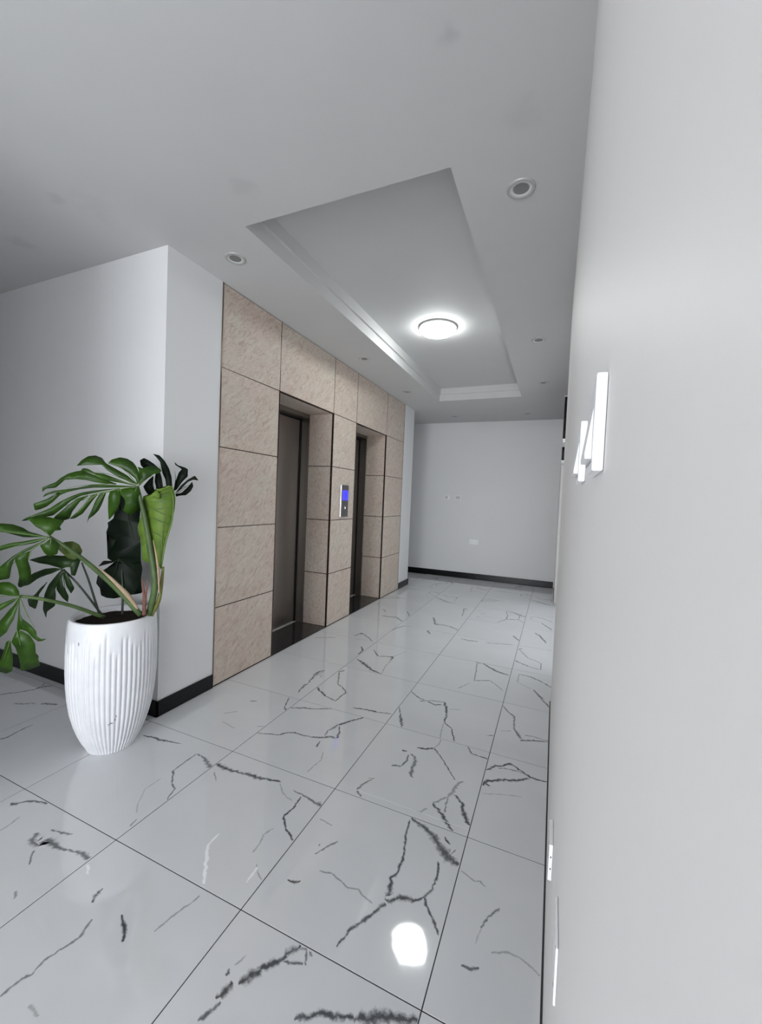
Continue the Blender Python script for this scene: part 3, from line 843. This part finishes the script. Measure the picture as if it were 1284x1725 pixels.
for z in zs:
    ring = []
    for i in range(N):
        k = i // PER; u = (i % PER)/PER
        g = max(0.0, math.cos((u-.5)*2*PI*.9))**1.5 if .15 < u < .85 else 0.0      # rounded groove
        fade = max(0.0, min(1.0, (top[k]-z)/.02))*(1.0 if z > .006 else 0.3)
        dp = .0075*g*fade
        r = pot_r(z)-dp
        if z > .668: r -= .004
        ring.append(bm.verts.new((r*math.cos(2*PI*i/N), r*math.sin(2*PI*i/N), z+.0005)))
    rings.append(ring)
inner = [(.183, .676), (.172, .674), (.165, .664), (.165, .60), (.160, .55)]
for (r, z) in inner: rings.append([bm.verts.new((r*math.cos(2*PI*i/N), r*math.sin(2*PI*i/N), z)) for i in range(N)])
for A, B in zip(rings, rings[1:]):
    for i in range(N): bm.faces.new((A[i], A[(i+1) % N], B[(i+1) % N], B[i]))
bm.faces.new(rings[0][::-1])
obj('pot', bm, POT, plant, True)
for k, (a, z, w, h) in enumerate([(-.60, .19, .012, .003), (-.66, .185, .010, .0025), (-.52, .205, .003, .010), (-.50, .222, .003, .007), (-1.35, .585, .003, .014)]):
    bm = bmesh.new()
    r = pot_r(z)+.0005
    ca, sa = math.cos(a), math.sin(a)
    for v in box(bm, -.001, .001, -w/2, w/2, -h/2, h/2):
        x, y, zz = v.co; v.co = Vector((ca*(r+x)-sa*y, sa*(r+x)+ca*y, z+zz))
    obj('chip', bm, CHIP, plant)['label'] = 'dark chip in the white glaze'
bm = bmesh.new()
lathe(bm, [(.166, .646), (.12, .652), (.06, .655), (0, .654)], 40)
for v in bm.verts: v.co.z += .006*noise.noise(v.co*30)
obj('soil', bm, SOIL, plant, True)

LEAVES = [
 ('broad green leaf arching left over the pot, its upper lobes catching the light', 'M', [
  [(-1.055,0.382,1.342),(-1.096,0.36,1.384),(-1.131,0.327,1.412),(-1.161,0.295,1.438),(-1.187,0.292,1.464),(-1.212,0.277,1.474),(-1.228,0.253,1.468),(-1.233,0.227,1.446),(-1.238,0.207,1.417),(-1.215,0.227,1.423),(-1.185,0.253,1.427),(-1.165,0.278,1.429),(-1.145,0.289,1.405),(-1.129,0.31,1.387),(-1.104,0.342,1.366),(-1.076,0.364,1.348)],
  [(-1.055,0.382,1.342),(-1.066,0.38,1.369),(-1.1,0.363,1.4),(-1.13,0.338,1.424),(-1.158,0.301,1.439),(-1.159,0.321,1.459),(-1.144,0.351,1.473),(-1.123,0.373,1.469),(-1.1,0.387,1.454),(-1.081,0.392,1.434),(-1.063,0.393,1.406),(-1.049,0.391,1.366)],
  [(-1.052,0.384,1.338),(-1.053,0.39,1.374),(-1.065,0.395,1.415),(-1.075,0.395,1.431),(-1.054,0.406,1.424),(-1.033,0.429,1.438),(-1.016,0.447,1.44),(-0.99,0.464,1.417),(-0.993,0.453,1.404),(-1.007,0.432,1.398),(-1.019,0.416,1.38),(-1.034,0.401,1.359),(-1.047,0.389,1.338)],
  [(-1.057,0.379,1.337),(-1.102,0.34,1.356),(-1.128,0.302,1.374),(-1.145,0.274,1.387),(-1.167,0.246,1.39),(-1.194,0.233,1.406),(-1.212,0.222,1.408),(-1.216,0.214,1.397),(-1.197,0.225,1.392),(-1.167,0.243,1.382),(-1.151,0.256,1.364),(-1.128,0.294,1.353),(-1.099,0.338,1.345),(-1.064,0.372,1.335)],
  [(-1.113,0.316,1.342),(-1.147,0.261,1.353),(-1.178,0.228,1.359),(-1.216,0.201,1.361),(-1.241,0.173,1.357),(-1.233,0.189,1.37),(-1.211,0.212,1.382),(-1.208,0.22,1.397),(-1.231,0.202,1.391),(-1.248,0.177,1.378),(-1.253,0.149,1.356),(-1.255,0.131,1.336),(-1.265,0.107,1.322),(-1.279,0.09,1.31),(-1.284,0.093,1.288),(-1.272,0.102,1.305),(-1.253,0.13,1.31),(-1.246,0.149,1.333),(-1.244,0.162,1.349),(-1.22,0.196,1.355),(-1.182,0.224,1.351),(-1.155,0.251,1.342),(-1.114,0.313,1.336)],
  [(-1.059,0.377,1.333),(-1.104,0.326,1.334),(-1.14,0.272,1.334),(-1.172,0.233,1.33),(-1.205,0.195,1.314),(-1.233,0.156,1.304),(-1.259,0.124,1.296),(-1.28,0.103,1.282),(-1.292,0.098,1.265),(-1.274,0.112,1.278),(-1.247,0.137,1.29),(-1.262,0.125,1.276),(-1.285,0.112,1.257),(-1.316,0.074,1.234),(-1.326,0.086,1.203),(-1.316,0.102,1.209),(-1.296,0.118,1.223),(-1.269,0.13,1.246),(-1.243,0.142,1.277),(-1.224,0.165,1.293),(-1.197,0.205,1.309),(-1.165,0.243,1.318),(-1.134,0.283,1.32),(-1.094,0.335,1.324)],
  [(-1.101,0.325,1.32),(-1.143,0.274,1.311),(-1.172,0.24,1.303),(-1.197,0.205,1.292),(-1.218,0.169,1.271),(-1.247,0.145,1.247),(-1.289,0.128,1.216),(-1.325,0.101,1.192),(-1.349,0.069,1.172),(-1.374,0.057,1.153),(-1.363,0.07,1.155),(-1.326,0.115,1.171),(-1.294,0.143,1.181),(-1.253,0.155,1.213),(-1.216,0.175,1.253),(-1.197,0.205,1.277),(-1.178,0.237,1.289),(-1.14,0.28,1.305)],
  [(-1.186,0.227,1.281),(-1.203,0.195,1.265),(-1.223,0.172,1.237),(-1.255,0.159,1.206),(-1.291,0.149,1.177),(-1.301,0.148,1.166),(-1.278,0.183,1.158),(-1.26,0.194,1.167),(-1.234,0.189,1.199),(-1.214,0.195,1.226),(-1.2,0.207,1.254),(-1.186,0.231,1.276)],
  [(-1.164,0.258,1.29),(-1.181,0.239,1.278),(-1.2,0.222,1.238),(-1.228,0.203,1.195),(-1.262,0.194,1.165),(-1.25,0.209,1.167),(-1.22,0.227,1.191),(-1.196,0.241,1.231),(-1.179,0.252,1.263),(-1.165,0.26,1.283)],
  [(-1.141,0.281,1.3),(-1.155,0.267,1.295),(-1.178,0.259,1.255),(-1.2,0.255,1.207),(-1.217,0.251,1.175),(-1.235,0.257,1.143),(-1.219,0.256,1.167),(-1.203,0.268,1.183),(-1.184,0.279,1.208),(-1.165,0.282,1.24),(-1.149,0.283,1.272),(-1.14,0.284,1.292)],
  [(-1.103,0.322,1.318),(-1.127,0.295,1.306),(-1.137,0.293,1.273),(-1.152,0.303,1.217),(-1.171,0.32,1.16),(-1.146,0.325,1.185),(-1.124,0.326,1.21),(-1.103,0.327,1.243),(-1.096,0.326,1.283),(-1.099,0.325,1.31)],
  [(-1.056,0.379,1.329),(-1.099,0.327,1.318),(-1.097,0.324,1.291),(-1.084,0.338,1.268),(-1.085,0.343,1.244),(-1.103,0.344,1.211),(-1.097,0.374,1.187),(-1.075,0.391,1.204),(-1.063,0.399,1.221),(-1.05,0.407,1.246),(-1.045,0.393,1.294),(-1.048,0.386,1.326)],
 ]),
 ('green leaf reaching out to the left beyond the picture edge', 'M', [
  [(-1.215,0.087,1.089),(-1.238,0.058,1.1),(-1.27,0.038,1.113),(-1.293,0.025,1.13),(-1.316,0.001,1.144),(-1.342,-0.033,1.148),(-1.361,-0.068,1.141),(-1.377,-0.098,1.121),(-1.346,-0.064,1.121),(-1.333,-0.037,1.113),(-1.327,-0.017,1.127),(-1.319,-0.003,1.112),(-1.29,0.024,1.088),(-1.256,0.043,1.089),(-1.228,0.066,1.09)],
  [(-1.215,0.089,1.093),(-1.236,0.069,1.121),(-1.257,0.056,1.135),(-1.285,0.045,1.162),(-1.294,0.037,1.169),(-1.279,0.072,1.18),(-1.249,0.101,1.177),(-1.228,0.115,1.171),(-1.199,0.139,1.164),(-1.207,0.124,1.135),(-1.202,0.128,1.12),(-1.212,0.108,1.117),(-1.214,0.095,1.1)],
  [(-1.216,0.085,1.088),(-1.241,0.054,1.082),(-1.284,0.027,1.07),(-1.318,-0.004,1.063),(-1.332,-0.037,1.051),(-1.366,-0.076,1.024),(-1.402,-0.103,0.996),(-1.361,-0.057,1.008),(-1.335,-0.035,1.029),(-1.32,-0.008,1.042),(-1.289,0.024,1.052),(-1.246,0.051,1.064)],
  [(-1.217,0.084,1.084),(-1.248,0.052,1.057),(-1.285,0.028,1.034),(-1.313,0.001,1.006),(-1.345,-0.019,0.97),(-1.415,-0.033,0.915),(-1.456,-0.038,0.868),(-1.4,-0.006,0.89),(-1.365,0.013,0.898),(-1.327,0.002,0.955),(-1.311,0.005,0.992),(-1.295,0.021,1.013),(-1.267,0.043,1.034),(-1.233,0.063,1.064)],
  [(-1.269,0.044,1.027),(-1.291,0.025,1.016),(-1.311,0.005,0.992),(-1.317,0.02,0.946),(-1.338,0.036,0.905),(-1.374,0.048,0.862),(-1.383,0.061,0.845),(-1.346,0.077,0.868),(-1.327,0.077,0.892),(-1.302,0.061,0.942),(-1.287,0.041,0.99)],
  [(-1.213,0.093,1.085),(-1.223,0.076,1.064),(-1.237,0.062,1.053),(-1.239,0.079,1.019),(-1.236,0.096,0.999),(-1.211,0.118,1.01),(-1.206,0.119,1.032),(-1.202,0.123,1.051),(-1.208,0.106,1.07)],
 ]),
 ('small olive green back lobe curled behind the thick leaning stalk', 'O', [
  [(-1.281,0.165,1.044),(-1.251,0.169,1.058),(-1.215,0.184,1.063),(-1.197,0.201,1.048),(-1.19,0.212,1.017),(-1.192,0.203,0.991),(-1.205,0.186,0.976),(-1.231,0.173,0.983),(-1.268,0.166,1.007),(-1.291,0.164,1.02)],
 ]),
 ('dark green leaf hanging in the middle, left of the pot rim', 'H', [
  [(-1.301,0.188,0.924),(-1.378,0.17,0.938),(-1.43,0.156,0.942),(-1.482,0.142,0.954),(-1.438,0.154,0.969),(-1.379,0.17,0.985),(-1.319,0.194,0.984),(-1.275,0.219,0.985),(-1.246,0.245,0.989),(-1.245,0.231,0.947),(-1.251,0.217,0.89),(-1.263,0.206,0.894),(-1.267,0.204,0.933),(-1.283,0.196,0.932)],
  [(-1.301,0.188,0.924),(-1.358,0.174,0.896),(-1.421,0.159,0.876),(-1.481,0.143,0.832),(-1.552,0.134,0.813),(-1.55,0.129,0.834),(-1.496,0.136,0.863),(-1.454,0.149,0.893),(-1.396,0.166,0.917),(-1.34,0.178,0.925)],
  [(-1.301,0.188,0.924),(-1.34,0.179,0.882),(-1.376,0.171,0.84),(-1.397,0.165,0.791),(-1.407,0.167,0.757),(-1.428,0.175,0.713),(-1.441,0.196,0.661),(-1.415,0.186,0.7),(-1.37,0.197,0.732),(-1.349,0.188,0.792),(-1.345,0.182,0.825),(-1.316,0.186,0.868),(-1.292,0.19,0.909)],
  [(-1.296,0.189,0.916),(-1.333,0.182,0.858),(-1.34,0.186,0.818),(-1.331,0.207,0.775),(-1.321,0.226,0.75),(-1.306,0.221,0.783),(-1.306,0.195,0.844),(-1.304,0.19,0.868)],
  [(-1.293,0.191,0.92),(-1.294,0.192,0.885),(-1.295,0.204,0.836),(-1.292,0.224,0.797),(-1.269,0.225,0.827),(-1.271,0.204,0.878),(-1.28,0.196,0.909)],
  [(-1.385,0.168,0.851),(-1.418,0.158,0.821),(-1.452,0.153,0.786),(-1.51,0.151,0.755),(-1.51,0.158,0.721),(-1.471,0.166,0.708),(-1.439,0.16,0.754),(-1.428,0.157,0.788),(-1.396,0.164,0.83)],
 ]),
 ('low green leaf hanging down at the left edge, over the black baseboard', 'M', [
  [(-1.278,0.01,0.832),(-1.294,-0.009,0.834),(-1.347,-0.029,0.838),(-1.395,-0.043,0.825),(-1.438,-0.06,0.805),(-1.423,-0.049,0.845),(-1.387,-0.029,0.878),(-1.35,-0.02,0.89),(-1.319,-0.009,0.892),(-1.295,0.002,0.877),(-1.284,0.01,0.852)],
  [(-1.277,0.009,0.83),(-1.305,-0.011,0.815),(-1.341,-0.031,0.796),(-1.384,-0.055,0.775),(-1.439,-0.059,0.736),(-1.365,-0.048,0.754),(-1.34,-0.031,0.767),(-1.319,-0.012,0.788),(-1.287,-0.001,0.813)],
  [(-1.277,0.009,0.83),(-1.288,-0.0,0.799),(-1.313,-0.007,0.774),(-1.329,-0.021,0.743),(-1.343,-0.029,0.721),(-1.384,-0.032,0.683),(-1.401,-0.032,0.639),(-1.359,-0.022,0.643),(-1.317,-0.018,0.672),(-1.301,-0.015,0.701),(-1.293,-0.005,0.726),(-1.28,0.002,0.777),(-1.272,0.007,0.813)],
  [(-1.276,0.009,0.826),(-1.272,0.004,0.782),(-1.276,0.004,0.736),(-1.287,0.004,0.679),(-1.281,0.017,0.682),(-1.272,0.035,0.669),(-1.253,0.049,0.64),(-1.247,0.056,0.63),(-1.243,0.064,0.621),(-1.232,0.074,0.621),(-1.217,0.083,0.631),(-1.23,0.069,0.631),(-1.238,0.055,0.647),(-1.235,0.052,0.67),(-1.249,0.039,0.699),(-1.261,0.014,0.731),(-1.265,0.006,0.755),(-1.268,0.005,0.791)],
  [(-1.286,0.005,0.684),(-1.322,0.002,0.623),(-1.322,0.018,0.591),(-1.327,0.035,0.532),(-1.361,0.056,0.466),(-1.333,0.078,0.468),(-1.283,0.094,0.492),(-1.279,0.083,0.525),(-1.273,0.082,0.541),(-1.269,0.068,0.561),(-1.254,0.058,0.609),(-1.264,0.043,0.649),(-1.281,0.024,0.67)],
  [(-1.319,-0.003,0.635),(-1.341,-0.008,0.623),(-1.38,-0.001,0.563),(-1.416,0.001,0.508),(-1.442,0.012,0.461),(-1.406,0.023,0.455),(-1.374,0.031,0.472),(-1.353,0.023,0.541),(-1.341,0.011,0.589)],
 ]),
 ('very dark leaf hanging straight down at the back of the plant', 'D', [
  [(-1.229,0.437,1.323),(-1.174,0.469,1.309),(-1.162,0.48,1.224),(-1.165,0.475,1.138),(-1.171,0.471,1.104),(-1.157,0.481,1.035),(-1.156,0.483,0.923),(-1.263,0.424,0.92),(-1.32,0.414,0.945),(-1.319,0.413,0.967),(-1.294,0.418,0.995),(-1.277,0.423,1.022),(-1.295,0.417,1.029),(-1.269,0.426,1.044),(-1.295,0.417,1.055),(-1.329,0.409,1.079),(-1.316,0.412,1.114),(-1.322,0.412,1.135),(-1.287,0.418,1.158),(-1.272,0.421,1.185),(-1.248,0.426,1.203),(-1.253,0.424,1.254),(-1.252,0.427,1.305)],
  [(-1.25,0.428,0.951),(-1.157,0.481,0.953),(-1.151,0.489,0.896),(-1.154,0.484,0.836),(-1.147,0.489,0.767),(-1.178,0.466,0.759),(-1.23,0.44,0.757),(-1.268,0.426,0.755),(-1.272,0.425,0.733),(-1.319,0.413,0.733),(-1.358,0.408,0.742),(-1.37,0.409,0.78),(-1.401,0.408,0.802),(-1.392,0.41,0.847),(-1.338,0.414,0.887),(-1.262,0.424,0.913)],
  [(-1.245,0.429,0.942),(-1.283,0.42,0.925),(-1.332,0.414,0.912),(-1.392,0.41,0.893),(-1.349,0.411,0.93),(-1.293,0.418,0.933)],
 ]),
 ('bright yellow-green young leaf standing upright, half unrolled, at the right', 'Y', [
  [(-0.953,0.443,0.924),(-0.95,0.448,0.989),(-0.941,0.457,1.055),(-0.933,0.468,1.112),(-0.926,0.479,1.169),(-0.922,0.489,1.227),(-0.922,0.492,1.276),(-0.926,0.49,1.309),(-0.934,0.482,1.341),(-0.947,0.469,1.344),(-0.97,0.451,1.323),(-0.998,0.437,1.325),(-0.987,0.441,1.314),(-0.975,0.446,1.298),(-0.978,0.444,1.273),(-1.021,0.428,1.284),(-1.062,0.419,1.286),(-1.06,0.418,1.245),(-1.049,0.42,1.213),(-1.036,0.42,1.148),(-1.019,0.423,1.084),(-0.998,0.426,1.012),(-0.976,0.433,0.956)],
  [(-0.987,0.428,0.947),(-0.986,0.43,1.004),(-1.001,0.427,1.069),(-1.017,0.424,1.133),(-1.033,0.422,1.189),(-1.059,0.418,1.225),(-1.072,0.416,1.187),(-1.06,0.417,1.155),(-1.091,0.413,1.129),(-1.084,0.413,1.096),(-1.066,0.414,1.065),(-1.059,0.414,1.032),(-1.048,0.415,1.0),(-1.05,0.414,0.959)],
 ]),
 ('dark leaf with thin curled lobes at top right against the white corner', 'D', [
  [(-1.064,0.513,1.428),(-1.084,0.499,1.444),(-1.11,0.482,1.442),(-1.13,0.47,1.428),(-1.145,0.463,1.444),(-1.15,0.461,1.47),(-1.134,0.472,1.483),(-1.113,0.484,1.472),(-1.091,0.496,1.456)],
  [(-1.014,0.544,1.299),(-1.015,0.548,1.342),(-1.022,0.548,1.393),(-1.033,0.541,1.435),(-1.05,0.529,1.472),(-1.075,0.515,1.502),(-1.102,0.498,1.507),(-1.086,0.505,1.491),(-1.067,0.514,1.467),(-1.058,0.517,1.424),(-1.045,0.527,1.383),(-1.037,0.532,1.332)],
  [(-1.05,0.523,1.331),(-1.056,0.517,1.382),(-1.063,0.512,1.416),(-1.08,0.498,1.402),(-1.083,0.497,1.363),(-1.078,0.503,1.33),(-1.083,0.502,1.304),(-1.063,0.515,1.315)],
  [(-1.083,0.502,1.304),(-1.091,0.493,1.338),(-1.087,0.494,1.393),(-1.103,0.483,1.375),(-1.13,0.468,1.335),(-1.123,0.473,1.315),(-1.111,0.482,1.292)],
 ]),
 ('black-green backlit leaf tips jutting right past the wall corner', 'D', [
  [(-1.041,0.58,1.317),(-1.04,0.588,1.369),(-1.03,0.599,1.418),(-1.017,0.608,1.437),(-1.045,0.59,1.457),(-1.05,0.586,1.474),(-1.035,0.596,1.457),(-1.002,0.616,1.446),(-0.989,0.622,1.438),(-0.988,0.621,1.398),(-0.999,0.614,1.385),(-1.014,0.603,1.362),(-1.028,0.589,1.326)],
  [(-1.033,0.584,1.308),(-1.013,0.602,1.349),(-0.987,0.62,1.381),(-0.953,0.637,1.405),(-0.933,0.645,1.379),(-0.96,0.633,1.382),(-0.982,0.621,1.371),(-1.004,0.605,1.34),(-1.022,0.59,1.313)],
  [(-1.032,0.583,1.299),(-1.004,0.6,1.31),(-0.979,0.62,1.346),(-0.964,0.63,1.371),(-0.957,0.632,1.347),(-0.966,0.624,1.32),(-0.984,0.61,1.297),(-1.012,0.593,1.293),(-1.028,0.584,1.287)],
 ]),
]
STEMS = [
 ('stem', 'thick green stalk rising to the arching top leaf', 'stem', [0.009, 0.012, 0.015, 0.017, 0.016], [(-1.064, 0.387, 1.334), (-1.034, 0.406, 1.19), (-0.994, 0.416, 1.007), (-0.967, 0.422, 0.845), (-1.005, 0.422, 0.687)]),
 ('stem', 'thick pale green stalk leaning left out of the pot', 'stem', [0.006, 0.008, 0.011, 0.013, 0.014], [(-1.234, 0.099, 1.089), (-1.195, 0.146, 1.04), (-1.17, 0.23, 0.954), (-1.107, 0.318, 0.832), (-1.025, 0.392, 0.691)]),
 ('stem', 'green stalk of the low left leaf, lying across the pot rim', 'stem', [0.006, 0.008, 0.009, 0.01], [(-1.283, 0.014, 0.83), (-1.23, 0.08, 0.808), (-1.203, 0.187, 0.755), (-1.183, 0.313, 0.675)]),
 ('stem', 'thin dark stalk of the hanging middle leaf', 'dark_stem', [0.004, 0.005, 0.006], [(-1.313, 0.2, 0.918), (-1.257, 0.243, 0.833), (-1.212, 0.322, 0.68)]),
 ('stem', 'thin dark stalk curving up behind the leaning stalk', 'dark_stem', [0.004, 0.005, 0.006], [(-1.212, 0.223, 0.957), (-1.228, 0.267, 0.856), (-1.223, 0.317, 0.679)]),
 ('stem', 'green stalk of the upright young leaf', 'young_stem', [0.006, 0.009, 0.011, 0.012], [(-0.942, 0.447, 0.934), (-0.955, 0.449, 0.842), (-0.964, 0.442, 0.76), (-1.003, 0.434, 0.684)]),
 ('stem', 'dark stalk at the back of the pot', 'dark_stem', [0.004, 0.006, 0.006], [(-1.251, 0.444, 0.902), (-1.228, 0.438, 0.763), (-1.196, 0.415, 0.659)]),
 ('sheath', 'tan papery sheath lying along the leaning stalk', 'tan_sheath', [0.003, 0.008, 0.012, 0.006], [(-1.128, 0.248, 0.939), (-1.082, 0.287, 0.878), (-1.051, 0.341, 0.797), (-1.03, 0.38, 0.723)]),
 ('sheath', 'reddish brown dry sheath at the foot of the stalks', 'red_sheath', [0.002, 0.006, 0.009, 0.011], [(-1.02, 0.39, 0.883), (-1.008, 0.393, 0.816), (-1.002, 0.393, 0.757), (-0.999, 0.392, 0.695)]),
 ('sheath', 'reddish brown dry sheath leaning beside the other', 'red_sheath', [0.002, 0.005, 0.008], [(-0.998, 0.41, 0.874), (-0.996, 0.397, 0.801), (-1.0, 0.392, 0.713)]),
 ('sheath', 'pale straw coloured sheath against the upright young leaf', 'tan_sheath', [0.002, 0.005, 0.006, 0.003], [(-0.968, 0.408, 1.07), (-0.951, 0.413, 0.997), (-0.945, 0.423, 0.907), (-0.946, 0.43, 0.802)]),
]

O = Vector((PX, PY, 0))
VIEW = Vector((0.852, -0.991, 1.323))
LMAT = {'M': LEAF_M, 'D': LEAF_SHADED, 'H': LEAF_H, 'Y': LEAF_Y, 'O': LEAF_O}
def build_leaf(label, mk, lobes):
    """one blade made of its lobes, each lobe a curved sheet between its own edge points"""
    bm = bmesh.new(); rb = bmesh.new()
    for lobe in lobes:
        P = [Vector(p)-O for p in lobe]
        n = len(P)
        Q = []
        for i in range(n):                       # round the outline a little, keep the tips
            a, b = P[i], P[(i+1) % n]
            Q += [a.lerp(b, .10), a.lerp(b, .90)]
        vs = [bm.verts.new(q) for q in Q]
        f = bm.faces.new(vs)
        r = bmesh.ops.triangulate(bm, faces=[f], ngon_method='BEAUTY')
        bmesh.ops.beautify_fill(bm, faces=r['faces'], edges=[e for e in r['edges']])
        far = max(P, key=lambda p: (p-P[0]).length)
        mid = sum(P, Vector((0, 0, 0)))/n
        def off(p): return p + (VIEW-O-p).normalized()*.0035
        k = 3 if mk in 'MY' else 1
        L = (far-P[0]).length
        if L > .05:
            c1 = P[0].lerp(far, .35).lerp(mid, .25)
            tube(rb, [off(P[0]), off(c1), off(P[0].lerp(far, .7).lerp(mid, .12))], [.0022, .0015, .0006], 5, 8)
    if mk == 'Y':                                # pleats of the half-unrolled blade
        P = [Vector(p)-O for p in lobes[0]]
        for (ia, ib, ua, ub) in ((2, 20, .3, .6), (3, 20, 0, .1), (3, 19, .6, .6), (4, 18, .2, .8), (5, 18, .1, .1), (5, 17, .8, .3), (6, 16, .7, .4), (7, 15, .6, .2)):
            a = P[ia].lerp(P[ia+1], ua).lerp(P[ib], .10); b = P[ib].lerp(P[ib-1], ub)
            tube(rb, [off(a), off(a.lerp(b, .5)), off(b)], [.0022, .0016, .0008], 5, 8)
        tube(rb, [off(P[0]), off(P[2]), off(P[4]), off(P[6].lerp(P[12], .12)), off(P[8].lerp(P[12], .2))], [.004, .004, .0035, .003, .0015], 6, 14)
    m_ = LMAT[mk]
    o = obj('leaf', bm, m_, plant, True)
    md = o.modifiers.new('thickness', 'SOLIDIFY'); md.thickness = .0012; md.offset = 0
    o['label'] = label
    if len(rb.verts): obj('rib', rb, RIB_M if mk in 'MYO' else RIB_D, o, True)
    else: rb.free()
for L_ in LEAVES: build_leaf(*L_)
for (n_, lab, mt, rad, pts) in STEMS:
    bm = bmesh.new(); tube(bm, [Vector(p)-O for p in pts], rad, 10, 18, .8)
    obj(n_, bm, STEMM[mt], plant, True)['label'] = lab
